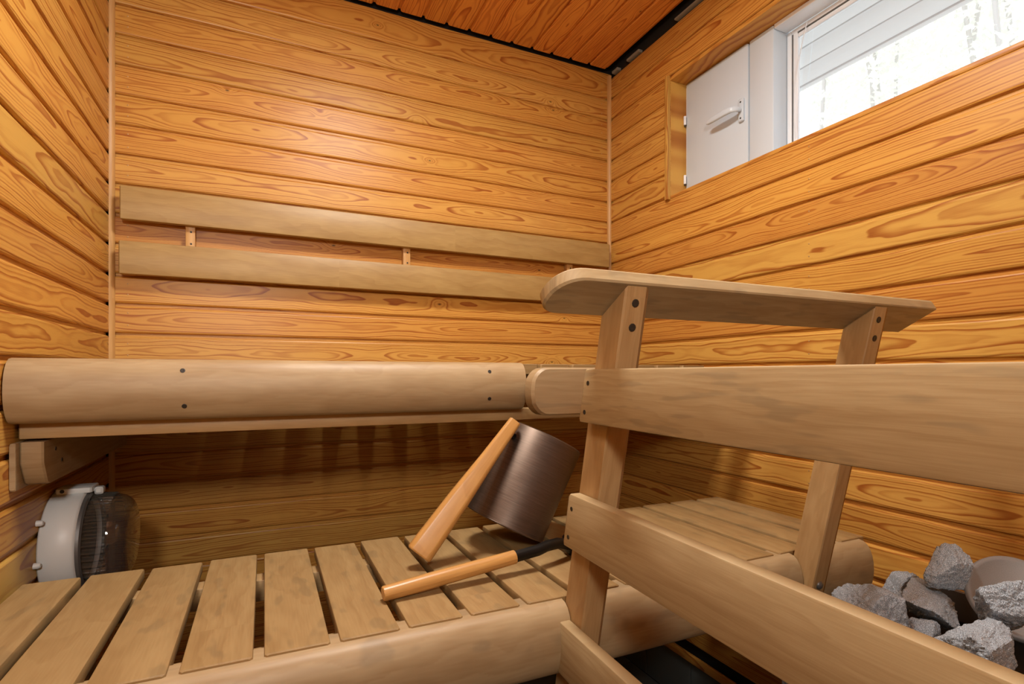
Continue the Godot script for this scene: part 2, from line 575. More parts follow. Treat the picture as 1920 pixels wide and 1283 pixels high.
	# scraps of insulation in the open joint over the right wall
	for a in [[1.78, 1.70, 0.010], [1.50, 1.30, 0.006], [1.88, 1.84, 0.012]]:
		var s := shape(base_of(ce))
		block(s, W(XR - 0.004, 1.263, a[0]), W(XR + 0.02, 1.263 + a[2], a[1]), {}, 0.003, 0.003)
		put("insulation_scrap", s, mats.wool, ce, "grey scrap of insulation")
	# corner strips
	for a in [[XL, 1, "trim_1", "narrow pale corner strip on the left of the back wall"], [XR, -1, "trim_2", "narrow pale corner strip between the back wall and window wall"]]:
		var t := structure(a[2], W(a[0], YW, DB), a[3])
		var s := shape(base_of(t))
		prism(s, PackedVector2Array([Vector2(0, 0), Vector2(0.013, 0), Vector2(0.0118, 0.006), Vector2(0.006, 0.0118), Vector2(0, 0.013)]), W(a[0], YW, DB), Vector3(a[1], 0, 0), Vector3(0, 0, 1), up, 1.262 - YW, {"strip": 1, "strips": 8, "along": 1.2})
		put("strip", s, mats.trim, t)
	# tiled plinth under the panelling and tiled floor
	var tp := shape()
	var tile := func(parent: Node3D, a: Vector3, b: Vector3) -> void:
		var s := shape(base_of(parent))
		block(s, a, b, {}, 0.0015, 0.0015)
		put("tile", s, mats.tile, parent)
	var d := 1.657
	for i in range(-1, 5):
		tile.call(wr, W(XR, -EYE + 0.002, minf(d - 0.235 * i - 0.0015, DB - 0.002)), W(XR + 0.015, YW - 0.002, d - 0.235 * (i + 1) + 0.0015))
	for i in 8:
		tile.call(wb, W(XL + 0.235 * i, -EYE + 0.002, DB), W(minf(XL + 0.235 * i + 0.232, XR), YW - 0.002, DB + 0.015))
	for i in 5:
		tile.call(wl, W(XL, -EYE + 0.002, DB - 0.002 - 0.235 * i), W(XL - 0.015, YW - 0.002, DB - 0.235 * (i + 1) + 0.001))
	var fl := structure("floor", W(0.46, -EYE, 0.5), "dark grey tiled sauna floor")
	solid("grout", [[W(XL - 0.2, -EYE - 0.15, DF - 0.2), W(XR + 0.2, -EYE - 0.002, DB + 0.2)]], mats.grout, fl)
	var fx := XL
	while fx < XR - 0.01:
		var fd := DF
		while fd < DB - 0.01:
			tile.call(fl, W(fx + 0.0015, -EYE - 0.006, fd + 0.0015), W(minf(fx + 0.2485, XR), -EYE, minf(fd + 0.2485, DB)))
			fd += 0.25
		fx += 0.25
	var tr := structure("trim_3", W(XR, YW, 1.0), "dark wooden batten along the foot of the window wall panelling")
	box_part("batten", W(XR - 0.0135, YW - 0.004, DB - 0.02), W(XR - 0.0005, YW + 0.022, 0.2), mats.pine[3], tr, {"strip": 3, "strips": 16, "off": 0.1})

func build_window() -> void:
	var win := structure("window_1", W(XR, 0.63, 0.75), "high window with a white vent hatch in a pine lining")
	var d0 := 1.523
	var d1 := -0.05
	var y0 := 0.645
	var y1 := 1.06
	var xf := 1.40
	# pine lining and casing
	box_part("jamb_lining", W(XR + 0.0, y0 - 0.0, d0), W(xf + 0.07, y1, d0 + 0.015), mats.pine[0], win, {"strip": 6, "strips": 16, "planar": true, "off": 0.3})
	box_part("jamb_lining", W(XR + 0.0, y0, d1 - 0.008), W(xf + 0.07, y1, d1), mats.pine[0], win, {"strip": 2, "strips": 16, "planar": true, "off": 0.3})
	box_part("head_lining", W(XR - 0.002, y1, d1), W(xf + 0.07, y1 + 0.014, d0 + 0.015), mats.pine[1], win, {"strip": 9, "strips": 16, "off": 0.1})
	box_part("sill_lining", W(XR - 0.001, y0 - 0.0125, d1), W(xf + 0.07, y0, d0), mats.pine[3], win, {"strip": 4, "strips": 16, "off": 0.1})
	var cs := shape(base_of(win))
	prism(cs, PackedVector2Array([Vector2(0, 0), Vector2(0, 0.024), Vector2(0.006, 0.024), Vector2(0.011, 0.019), Vector2(0.011, 0.013), Vector2(0.014, 0.011), Vector2(0.014, 0.003), Vector2(0.012, 0)]), W(XR, y0 - 0.014, d0), Vector3.LEFT, Vector3(0, 0, -1), Vector3.UP, y1 - y0 + 0.03, {"strip": 8, "strips": 16, "off": 0.4})
	var cas := put("casing", cs, mats.pine[0], win)
	for y in [0.69, 0.84, 0.99]:
		screw(W(XR - 0.0135, y, d0 + 0.007), Vector3.LEFT, cas, 0.0026)
	# white frame: mullion between hatch and pane, head and sill of the pane side
	box_part("mullion", W(xf, y0 + 0.001, 1.237), W(xf + 0.07, y1 - 0.001, 1.148), mats.white, win, {}, 0.003)
	box_part("frame_head", W(xf, y1 - 0.014, 1.147), W(xf + 0.058, y1 - 0.0005, d1 + 0.001), mats.frame, win, {}, 0.002)
	box_part("frame_sill", W(xf, y0 + 0.0005, 1.147), W(xf + 0.058, y0 + 0.012, d1 + 0.001), mats.frame, win, {}, 0.002)
	box_part("hatch_frame", W(xf + 0.003, y0 + 0.002, d0 - 0.001), W(xf + 0.07, y1 - 0.002, d0 - 0.008), mats.frame, win, {}, 0.001)
	box_part("hatch_backing", W(xf + 0.03, y0 + 0.001, d0 - 0.009), W(xf + 0.07, y1 - 0.001, 1.238), mats.frame, win, {}, 0.001)
	# vent hatch with handle and hinges
	var hatch := box_part("vent_hatch", W(xf - 0.003, y0 + 0.006, d0 - 0.0095), W(xf + 0.02, y1 - 0.005, 1.2405), mats.white, win, {}, 0.003)
	for y in [0.71, 0.925]:
		var h := shape(base_of(hatch))
		lathe(h, [Vector2(0, -0.016), Vector2(0.0045, -0.016), Vector2(0.0052, -0.013), Vector2(0.0052, 0.013), Vector2(0.0045, 0.016), Vector2(0, 0.016)], W(xf - 0.006, y, d0 - 0.005), Vector3.UP, 12)
		put("hinge", h, mats.frame, hatch)
		var hp := shape(base_of(hatch))
		lathe(hp, [Vector2(0, -0.022), Vector2(0.003, -0.022), Vector2(0.0038, -0.016), Vector2(0, -0.016)], W(xf - 0.006, y, d0 - 0.005), Vector3.UP, 8)
		put("hinge_pin", hp, mats.screw, hatch)
	var hx := xf - 0.003
	var plate := shape(base_of(hatch))
	block(plate, W(hx - 0.008, 0.812, 1.272), W(hx, 0.886, 1.252), {}, 0.003, 0.003)
	var pl := put("handle_plate", plate, mats.white, hatch)
	var lv := shape(base_of(hatch))
	var rings := []
	for a in [[1.262, 0.0, 0.012, 0.012], [1.262, 0.012, 0.014, 0.016], [1.264, 0.022, 0.014, 0.018], [1.275, 0.03, 0.012, 0.019], [1.30, 0.033, 0.011, 0.021], [1.34, 0.032, 0.011, 0.02], [1.37, 0.03, 0.010, 0.016], [1.378, 0.029, 0.006, 0.008]]:
		var c := W(hx - 0.008 - a[1], 0.849, a[0])
		if a[1] < 0.02:
			rings.append(ring(c, Vector3(0, 0, -1), Vector3.UP, a[2], a[3], a[2] * 0.45))
		else:
			rings.append(ring(c, Vector3.RIGHT, Vector3.UP, a[2], a[3], a[2] * 0.45))
	loft(lv, rings)
	put("lever", lv, mats.white, hatch)
	screw(W(hx - 0.0082, 0.875, 1.262), Vector3.LEFT, hatch, 0.003)
	screw(W(hx - 0.0082, 0.823, 1.262), Vector3.LEFT, hatch, 0.003)
	# sash and pane
	var xs := xf + 0.058
	box_part("sash_stile", W(xs, y0 + 0.012, 1.147), W(xs + 0.012, y1 - 0.014, 1.132), mats.frame, win, {}, 0.002)
	box_part("gasket", W(xs + 0.003, y0 + 0.012, 1.132), W(xs + 0.012, y1 - 0.014, 1.128), mats.gasket, win, {}, 0.0005)
	box_part("sash_stile", W(xs + 0.002, y0 + 0.012, 1.128), W(xs + 0.014, y1 - 0.014, 1.112), mats.frame, win, {}, 0.003)
	box_part("sash_rail", W(xs, y1 - 0.027, 1.132), W(xs + 0.012, y1 - 0.014, d1 + 0.001), mats.frame, win, {}, 0.002)
	box_part("gasket", W(xs + 0.003, y1 - 0.031, 1.128), W(xs + 0.012, y1 - 0.027, d1 + 0.001), mats.gasket, win, {}, 0.0005)
	box_part("sash_rail", W(xs + 0.002, y1 - 0.044, 1.112), W(xs + 0.014, y1 - 0.031, d1 + 0.001), mats.frame, win, {}, 0.003)
	box_part("sash_rail", W(xs, y0 + 0.012, 1.112), W(xs + 0.014, y0 + 0.04, d1 + 0.001), mats.frame, win, {}, 0.003)
	box_part("window_pane", W(xs + 0.006, y0 + 0.04, 1.1115), W(xs + 0.010, y1 - 0.0445, d1 + 0.002), mats.glass, win, {}, 0.0003)
	var cable := shape(base_of(win))
	var path := []
	for i in 15:
		var f := i / 14.0
		path.append(W(xs - 0.006 - 0.012 * sin(f * PI), 1.04 - 0.33 * f, 1.075 + 0.035 * sin(f * PI * 0.55) ))
	tube(cable, path, 0.0014, 6)
	put("thin_cable", cable, mats.frame, win, "thin white cable hanging before the pane")

func build_outside() -> void:
	var eave := thing("roof_eave", W(1.52, 1.15, 0.5), "white boarded roof eave seen through the window pane", "eave")
	for i in 4:
		var x0 := 1.503 + i * 0.112
		box_part("soffit_board", W(x0, 1.15, -2.5), W(x0 + 0.106, 1.17, 3.2), mats.eave, eave, {}, 0.003)
	box_part("fascia", W(1.953, 1.148, -2.5), W(1.978, 1.33, 3.2), mats.eave, eave, {}, 0.002)
	box_part("roof_deck", W(1.503, 1.3, -2.5), W(1.953, 1.32, 3.2), mats.eave, eave, {}, 0.002)
	var ow := structure("wall_outer", W(1.51, -EYE, 0.5), "white outer wall of the house beside the window")
	solid("cladding", [[W(1.5015, -EYE, -2.5), W(1.52, 0.61, 3.2)], [W(1.5015, 1.08, -2.5), W(1.52, 1.149, 3.2)], [W(1.5015, 0.61, 1.54), W(1.52, 1.08, 3.2)], [W(1.5015, 0.61, -2.5), W(1.52, 1.08, -0.07)]], mats.eave, ow)
	var gr := structure("ground", W(8, -EYE - 0.2, 2), "pale open ground outside the window")
	solid("lawn", [[W(1.6, -EYE - 0.5, -10), W(30, -EYE - 0.2, 30)]], mats.ground, gr)
	var overexposed_leaf := shape()
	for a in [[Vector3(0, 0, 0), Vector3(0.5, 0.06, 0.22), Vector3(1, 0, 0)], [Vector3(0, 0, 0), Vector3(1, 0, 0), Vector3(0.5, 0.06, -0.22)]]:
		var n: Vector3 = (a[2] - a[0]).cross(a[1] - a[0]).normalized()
		overexposed_leaf.tri(a[0], a[1], a[2], n, n, n, Vector2.ZERO, Vector2.RIGHT, Vector2.DOWN)
	var lm := overexposed_leaf.mesh()
	rng.seed = 61
	var spots := [[5.0, 3.7, 6.4, "leafy tree whitened by painted overexposure beyond the pane, closest to the vent hatch"], [5.3, 2.8, 6.9, "leafy tree whitened by painted overexposure between the two others beyond the pane"], [5.0, 1.8, 6.2, "leafy tree whitened by painted overexposure beyond the pane, farthest from vent hatch"]]
	for q in spots:
		var t := thing("garden_tree", W(q[0], -EYE - 0.2, q[1]), q[3], "tree", "trees outside the window")
		for i in 4:
			var st := shape()
			var p := []
			var a := rng.randf() * TAU
			for j in 9:
				p.append(Vector3(cos(a) * j * 0.06, j * q[2] / 8.5, sin(a) * j * 0.09 + rng.randf_range(-0.05, 0.05)))
			tube(st, p, 0.018, 5)
			put("stem", st, mats.bark, t)
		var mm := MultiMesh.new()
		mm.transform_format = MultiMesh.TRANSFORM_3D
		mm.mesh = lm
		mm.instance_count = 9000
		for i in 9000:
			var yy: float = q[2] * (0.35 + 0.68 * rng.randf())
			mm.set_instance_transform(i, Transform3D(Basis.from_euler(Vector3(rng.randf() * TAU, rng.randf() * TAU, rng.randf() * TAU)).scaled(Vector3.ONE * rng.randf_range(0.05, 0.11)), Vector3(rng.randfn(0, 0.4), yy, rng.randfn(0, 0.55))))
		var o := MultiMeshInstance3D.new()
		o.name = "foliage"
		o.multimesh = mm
		o.material_override = mats.overexposed_leaf
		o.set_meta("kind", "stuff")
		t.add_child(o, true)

# ------------------------------------------------------------------ furniture
func log_profile(h: float, dep: float) -> PackedVector2Array:
	# half-round front edge: x towards the room, y up from the bottom
	var p := PackedVector2Array([Vector2(-0.03, 0), Vector2(-0.03, h)])
	for i in 13:
		var a := PI / 2 - PI * i / 12.0
		p.append(Vector2(dep * pow(maxf(cos(a), 0.0), 0.8), h / 2 + h / 2 * sin(a)))
	var q := PackedVector2Array()
	for i in range(p.size() - 1, -1, -1):
		q.append(p[i])
	return q

func alder(strip: int, off := 0.0) -> Dictionary:
	return {"strip": strip, "strips": 8, "along": 1.2, "off": off}

func build_backrest() -> void:
	var t := thing("bench_back_support", W(0.46, 0.28, DB), "pair of long pale backrest boards on battens across the back wall", "backrest")
	for x in [-0.2027, 0.455, 1.12]:
		var b := box_part("batten", W(x - 0.0125, 0.30, DB - 0.0005), W(x + 0.0125, 0.525, DB - 0.027), mats.trim, t, alder(1, x))
		screw(W(x + 0.002, 0.428, DB - 0.0272), Vector3(0, 0, 1), b, 0.003)
		screw(W(x + 0.002, 0.392, DB - 0.0272), Vector3(0, 0, 1), b, 0.003)
	box_part("backrest_board", W(-0.3735, 0.443, DB - 0.0275), W(1.297, 0.538, DB - 0.0495), mats.backrest, t, alder(2, 0.2), 0.0022)
	box_part("backrest_board", W(-0.376, 0.287, DB - 0.0275), W(1.297, 0.381, DB - 0.0495), mats.backrest, t, alder(3, 0.6), 0.0022)

func build_upper_bench() -> void:
	var t := thing("upper_bench", W(0.46, -0.15, 1.55), "upper sauna bench with a rounded pale front log under the backrest", "bench")
	var s := shape(base_of(t))
	prism(s, log_profile(0.117, 0.038), W(XL + 0.003, -0.088, 1.226), Vector3(0, 0, 1), Vector3.UP, Vector3.RIGHT, 0.99, alder(2, 0.1), 0.0)
	var lg := put("front_log", s, mats.alder, t, "long rounded front log")
	for a in [[343, 695], [346, 762], [917, 697], [917, 748]]:
		var u: float = (a[0] - 960.0) / 1008.0
		var dep: float = -u * 0.4182 + 0.9084
		var yy: float = (702.0 - a[1]) / 1008.0 * 1.192 / dep
		var n := Vector3(0, clampf((yy + 0.0305) / 0.0575, -1, 1) * 0.7, 1)
		var fr: float = sqrt(maxf(0.0, 1.0 - pow((yy + 0.0305) / 0.0575, 2)))
		screw(W((u * 0.9084 + 0.4182) / dep * (1.226 - 0.036 * fr), yy, 1.2255 - 0.038 * pow(fr, 0.8)), n, lg, 0.0045)
	# log of the short section, set forward, with a rounded left end
	var r := shape(base_of(t))
	var prof := PackedVector2Array()
	prof.append(Vector2(0.735, -0.0585)); prof.append(Vector2(0.735, 0.0585))
	for i in 13:
		var a := PI / 2 + PI * i / 12.0
		prof.append(Vector2(0.042 + 0.05 * cos(a) * (0.85 if absf(cos(a)) > 0.9 else 0.9), 0.0585 * sin(a)))
	prism(r, prof, W(0.578, -0.042, 1.186), Vector3.RIGHT, Vector3.UP, Vector3(0, 0, 1), 0.045, {"strip": 5, "strips": 8, "along": 1.2, "off": 0.3, "planar": true}, 0.006)
	put("end_log", r, mats.alder, t, "round-ended log of the right section")
	box_part("beam", W(XL + 0.006, -0.117, 1.245), W(XR - 0.004, -0.0885, 1.30), mats.beam, t, alder(0, 0.2), 0.002)
	box_part("beam", W(XL + 0.05, -0.05, 1.82), W(XR - 0.004, -0.0005, 1.86), mats.beam, t, alder(1, 0.5), 0.002)
	var x := XL + 0.008
	var i := 0
	while x + 0.089 < XR:
		box_part("slat", W(x, 0.0, 1.258), W(x + 0.0885, 0.027, 1.885), mats.slat, t, alder((i * 3) % 8, i * 0.37), 0.003)
		x += 0.0965
		i += 1
	# cleat on the left wall that carries the bench
	var c := thing("support_cleat", W(XL, -0.205, 1.56), "thick pale wooden cleat on the left wall under the bench", "cleat")
	var cs := shape(base_of(c))
	box_part("backing_board", W(XL + 0.0005, -0.207, 1.222), W(XL + 0.009, -0.122, 1.88), mats.alder, c, alder(1, 0.3), 0.004)
	prism(cs, PackedVector2Array([Vector2(1.885, -0.122), Vector2(1.237, -0.122), Vector2(1.237, -0.160), Vector2(1.257, -0.198), Vector2(1.268, -0.203), Vector2(1.885, -0.203)]), W(XL + 0.0095, 0, 0), Vector3(0, 0, -1), Vector3.UP, Vector3.RIGHT, 0.034, {"strip": 2, "strips": 8, "along": 1.2, "planar": true}, 0.003)
	put("block", cs, mats.alder, c)
	for a in [[1.30, -0.142], [1.335, -0.168], [1.8, -0.15]]:
		screw(W(XL + 0.0436, a[1], a[0]), Vector3.RIGHT, c, 0.004)

func build_lower_bench() -> void:
	var H := -0.365
	var t := thing("lower_bench", W(0.4, -EYE, 0.98), "lower sauna bench of spaced wooden slats behind a rounded log", "bench")
	for i in 17:
		var xr := -0.300 + 0.0955 * i
		var wood := alder([4, 0, 5, 6, 7, 4, 6, 5][i % 8], i * 0.29)
		var m: Material = mats.slat
		box_part("slat", W(xr - 0.0825, H - 0.02, 0.7685), W(xr, H, 1.205 + 0.003 * sin(i * 2.3)), m, t, wood, 0.003)
	# front log, notched round the two leaning posts
	for a in [[XL + 0.004, 0.4435], [0.4865, 0.982], [1.0245, 1.208]]:
		var s := shape(base_of(t))
		prism(s, log_profile(0.116, 0.033), W(a[0], -0.4845, 0.768), Vector3(0, 0, 1), Vector3.UP, Vector3.RIGHT, a[1] - a[0], alder(6, a[0] + 0.5), 0.0)
		put("front_log", s, mats.alder, t, "rounded front log")
	box_part("beam", W(XL + 0.01, -0.425, 0.80), W(1.2, H - 0.0205, 0.84), mats.beam, t, alder(1, 0.2), 0.002)
	box_part("beam", W(XL + 0.01, -0.425, 1.11), W(1.2, H - 0.0205, 1.15), mats.beam, t, alder(0, 0.7), 0.002)
	for a in [[-0.3, 0.842], [-0.3, 1.068], [1.15, 0.842]]:
		box_part("leg", W(a[0], -EYE, a[1]), W(a[0] + 0.045, H - 0.021, a[1] + 0.04), mats.beam, t, alder(3, a[1]), 0.003)

const LEAN := 0.22
func post_front(y: float) -> float:
	return 0.6175 + LEAN * (0.031 - y)

func build_handrail() -> void:
	var t := thing("handrail", W(0.6, -0.56, 0.7), "leaning wooden handrail with three side rails and a sloping top board", "handrail")
	var run := Vector3(0, 1, LEAN).normalized()          # up the posts, leaning to the camera
	for a in [[0.445, 0.040, -0.56, 0], [0.984, 0.040, -0.475, 1]]:
		var s := shape(base_of(t))
		# side outline of a post (depth, height), its head cut to the slope of the top board
		var y0: float = a[2]
		var f0 := post_front(y0)
		var pts := PackedVector2Array()
		var df := 0.598
		var yt := 0.1207
		pts.append(Vector2(f0, y0)); pts.append(Vector2(df, yt)); pts.append(Vector2(df + 0.0565, yt - 0.567 * 0.0565)); pts.append(Vector2(f0 + 0.0535, y0))
		prism(s, pts, W(a[0], 0, 0), Vector3(0, 0, -1), Vector3.UP, Vector3.RIGHT, a[1], {"strip": 3 if a[3] == 0 else 1, "strips": 8, "along": 1.2, "off": 0.2}, 0.004)
		# wood grain along the post
		for i in s.v.size():
			var p := s.v[i]
			s.t[i] = Vector2(p.y / 1.2 + a[0], ((3.0 if a[3] == 0 else 1.0) + 0.5 + clampf((p.x - (a[0] + 0.02 - 0.6)) * 7.0 + (p.z + p.y * -LEAN) * 4.0 - 0.0, -0.46, 0.46)) / 8.0)
		var po := put("post", s, mats.post, t)
		for y in [0.098, 0.065]:
			screw(W(a[0] + 0.02, y, post_front(y) - 0.0002), Vector3(0, LEAN * -1.0, 1).normalized(), po, 0.0058)
		if a[3] == 1:
			var b := shape(base_of(po))
			lathe(b, [Vector2(0.0085, -0.002), Vector2(0.0085, 0.001), Vector2(0.006, 0.004), Vector2(0, 0.005)], W(a[0] + 0.02, -0.420, post_front(-0.420)), Vector3(0, 0, 1), 16)
			put("bolt", b, mats.steel, po, "grey bolt head")
	# a third post carries the near ends of the side rails
	box_part("post", W(0.4195, -EYE, 0.01), W(0.4595, 0.004, -0.045), mats.post, t, alder(3, 0.4), 0.004)
	# sloping top board: rounded at its free end
	var tb := shape(base_of(t))
	var sl := Vector2(1, -0.567).normalized()              # (depth, height) down the slope, away from the camera
	var ax := Vector3(0, sl.y, -sl.x)
	var nrm := Vector3(0, -sl.x * -1.0, 0)
	nrm = Vector3.RIGHT.cross(ax).normalized()
	if nrm.y < 0: nrm = -nrm
	var wid := 0.0775
	var pts := PackedVector2Array()
	pts.append(Vector2(1.168, 0)); pts.append(Vector2(1.168, wid))
	for i in 8:
		var a := PI / 2 + PI / 2 * i / 7.0
		pts.append(Vector2(0.342 + 0.026 + 0.026 * cos(a), wid - 0.026 + 0.026 * sin(a)))
	for i in 9:
		var a := PI + PI / 2 * i / 8.0
		pts.append(Vector2(0.342 + 0.042 + 0.042 * cos(a), 0.042 + 0.042 * sin(a)))
	var edge := W(0, 0.1207 - 0.567 * (0.5935 - 0.598) + 0.0002, 0.5935)
	prism(tb, pts, edge, Vector3.RIGHT, ax, nrm, 0.021, {"strip": 4, "strips": 8, "along": 1.2, "planar": true}, 0.003)
	for i in tb.v.size():
		var p := tb.v[i] + tb.base - edge
		tb.t[i] = Vector2(p.x / 1.2, (4.0 + clampf(0.2 + p.dot(ax) / wid * 0.7 + p.dot(nrm) * 3.0, 0.04, 0.96)) / 8.0)
	put("top_board", tb, mats.rail, t, "sloping top board with a rounded end")
	# side rails on the left faces of the posts, running to the near post
	var q := [[0.0075, 0.0785, 0.676], [-0.183, 0.0845, 0.722], [-0.392, 0.082, 0.765]]
	for i in 3:
		var s := shape(base_of(t))
		var ytop: float = q[i][0]
		var h: float = q[i][1]
		var fe: float = q[i][2]
		var far := Vector3(0.4445, 0, -fe)
		var near := Vector3(0.4445 - 0.039 * (fe + 0.10), 0, 0.10)
		var dir := (near - far).normalized()
		var side := Vector3.UP.cross(dir).normalized()
		var len_ := far.distance_to(near)
		# far ends follow the lean of the posts
		prism(s, rrect(0.02, h, 0.003, 2), W(0, ytop - h / 2, 0) + far + side * (-0.01 if side.x > 0 else 0.01), side, Vector3.UP, dir, len_, {"strip": [7, 2, 1][i], "strips": 8, "along": 1.2, "planar": true, "off": 0.15 * i}, 0.003)
		for k in s.v.size():
			var p := s.v[k] + s.base
			if -p.z > fe - 0.02:
				s.v[k].z += (p.y - EYE - (ytop - h / 2)) * LEAN
		var rl := put("side_rail", s, mats.rail, t)
		for f in [0.26, 0.80]:
			var y: float = ytop - h * f
			screw(Vector3(far.x - 0.0205, y + EYE, -fe + 0.013 + (y - ytop + h / 2) * LEAN), Vector3.LEFT, rl, 0.0036)

func build_bucket() -> void:
	var t := thing("sauna_bucket", W(0.45, -0.365, 1.03), "dark bronze metal bucket tipped over on the slats, propped on its wooden handle", "bucket")
	var ax := Vector3(-0.4568, -0.89, -0.0121).normalized()   # from its bottom to its mouth
	var mouth := W(0.472, -0.3235, 1.063)
	var s := shape(base_of(t))
	var R := 0.089
	var L := 0.207
	lathe(s, [Vector2(0, -L), Vector2(R - 0.003, -L), Vector2(R, -L + 0.003), Vector2(R, -0.004), Vector2(R + 0.0012, -0.002), Vector2(R, 0), Vector2(R - 0.002, 0), Vector2(R - 0.002, -L + 0.004), Vector2(0, -L + 0.004)], mouth, ax, 64)
	put("bucket_body", s, mats.bronze, t)
	var top := W(0.476, -0.098, 1.018)
	var bot := W(0.262, -0.338, 0.988)
	var dir := (bot - top).normalized()
	var b := dir.cross(Vector3(-0.2, 0.3, 1.0)).normalized()
	var c := dir.cross(b).normalized()
	var h := shape(base_of(t))
	var rings := []
	for a in [[0.0, 0.022, 0.014], [0.004, 0.026, 0.018], [0.3, 0.033, 0.024], [0.6, 0.044, 0.028], [0.9, 0.05, 0.031], [0.99, 0.051, 0.031], [1.0, 0.046, 0.027]]:
		rings.append(ring(top.lerp(bot, a[0]), b, c, a[1], a[2], minf(a[1], a[2]) * 0.36))
	loft(h, rings, alder(2, 0.4))
	put("handle", h, mats.handle, t, "tapered wooden handle")
	var br := shape(base_of(t))
	tube(br, [top.lerp(bot, 0.1), top.lerp(bot, 0.1) + Vector3(0.05, -0.02, -0.03)], 0.007, 10)
	put("handle_bracket", br, mats.iron, t)

	var l := thing("ladle", W(0.35, -0.365, 0.88), "ladle with a wooden grip and black metal neck lying on the slats", "ladle")
	var p0 := W(0.172, -0.352, 0.868)
	var p1 := W(0.4135, -0.333, 0.888)
	var g := shape(base_of(l))
	var gd := (p1 - p0).normalized()
	var gb := gd.cross(Vector3.UP).normalized()
	var gc := gd.cross(gb).normalized()
	var gr := []
	for a in [[0.0, 0.02], [0.006, 0.024], [0.3, 0.0265], [0.7, 0.0255], [1.0, 0.0245]]:
		gr.append(ring(p0.lerp(p1, a[0]), gb, gc, a[1], a[1], a[1] * 0.49, 4))
	loft(g, gr, alder(3, 0.2))
	put("grip", g, mats.handle, l, "round wooden grip")
	var nk := shape(base_of(l))
	tube(nk, [p1 - gd * 0.002, p1 + gd * 0.05, W(0.485, -0.326, 0.899), W(0.515, -0.327, 0.908), W(0.55, -0.338, 0.922)], 0.0105, 12)
	put("neck", nk, mats.iron, l, "black metal neck")
	var bw := shape(base_of(l))
	lathe(bw, [Vector2(0, 0), Vector2(0.03, 0.001), Vector2(0.038, 0.008), Vector2(0.041, 0.032), Vector2(0.0395, 0.032), Vector2(0.0365, 0.009), Vector2(0.029, 0.003), Vector2(0, 0.002)], W(0.588, -0.3645, 0.935), Vector3.UP, 28)
	put("bowl", bw, mats.iron, l, "black metal bowl")

func build_wall_lamp() -> void:
	var cy := -0.36
	var cd := 1.452
	var t := thing("wall_lamp", W(XL, cy - 0.11, cd), "white round bulkhead lamp with ribbed glass under the upper bench", "lamp")
	var s := shape(base_of(t))
	var ax := Vector3.RIGHT
	lathe(s, [Vector2(0, 0), Vector2(0.108, 0), Vector2(0.112, 0.004), Vector2(0.110, 0.054), Vector2(0.106, 0.059), Vector2(0.094, 0.06), Vector2(0.092, 0.05), Vector2(0, 0.045)], W(XL + 0.0005, cy, cd), ax, 56)
	put("housing", s, mats.lamp_body, t)
	var r := shape(base_of(t))
	lathe(r, [Vector2(0.105, 0), Vector2(0.105, 0.006), Vector2(0.1, 0.009), Vector2(0.095, 0.006), Vector2(0.095, 0)], W(XL + 0.0595, cy, cd), ax, 56)
	put("rim", r, mats.steel, t)
	var g := shape(base_of(t))
	lathe(g, [Vector2(0.094, 0), Vector2(0.096, 0.02), Vector2(0.094, 0.045)], W(XL + 0.062, cy, cd), ax, 320, 40, 0.04)
	var dome := [Vector2(0.094, 0.045)]
	for i in range(1, 9):
		var a := PI / 2 * i / 8.0
		dome.append(Vector2(0.06 + 0.034 * cos(a) if i < 8 else 0.0, 0.045 + 0.034 * sin(a)))
	lathe(g, dome, W(XL + 0.062, cy, cd), ax, 96)
	put("globe", g, mats.globe, t, "ribbed glass globe")
	var bu := shape(base_of(t))
	lathe(bu, [Vector2(0, 0.046), Vector2(0.0915, 0.0515), Vector2(0, 0.0525)], W(XL, cy, cd), ax, 48)
	put("reflector", bu, mats.reflector, t)
	var cl := shape(base_of(t))
	block(cl, W(XL + 0.008, cy + 0.106, cd - 0.03), W(XL + 0.07, cy + 0.118, cd + 0.03), {}, 0.003, 0.003)
	block(cl, W(XL + 0.07, cy + 0.098, cd - 0.012), W(XL + 0.086, cy + 0.114, cd + 0.012), {}, 0.004, 0.004)
	put("clip", cl, mats.lamp_body, t)
	screw(W(XL + 0.02, cy + 0.113, cd - 0.0302), Vector3(0, 0, 1), t, 0.004)
	for a in [[0.112, 1.35], [-0.02, 1.336]]:
		var pl := shape(base_of(t))
		lathe(pl, [Vector2(0, 0), Vector2(0.006, 0), Vector2(0.006, 0.008), Vector2(0.004, 0.011), Vector2(0, 0.011)], W(XL + 0.0005, cy + a[0] * 0.6, a[1] - 0.004), ax, 10)
		put("fixing_screw", pl, mats.lamp_body, t)

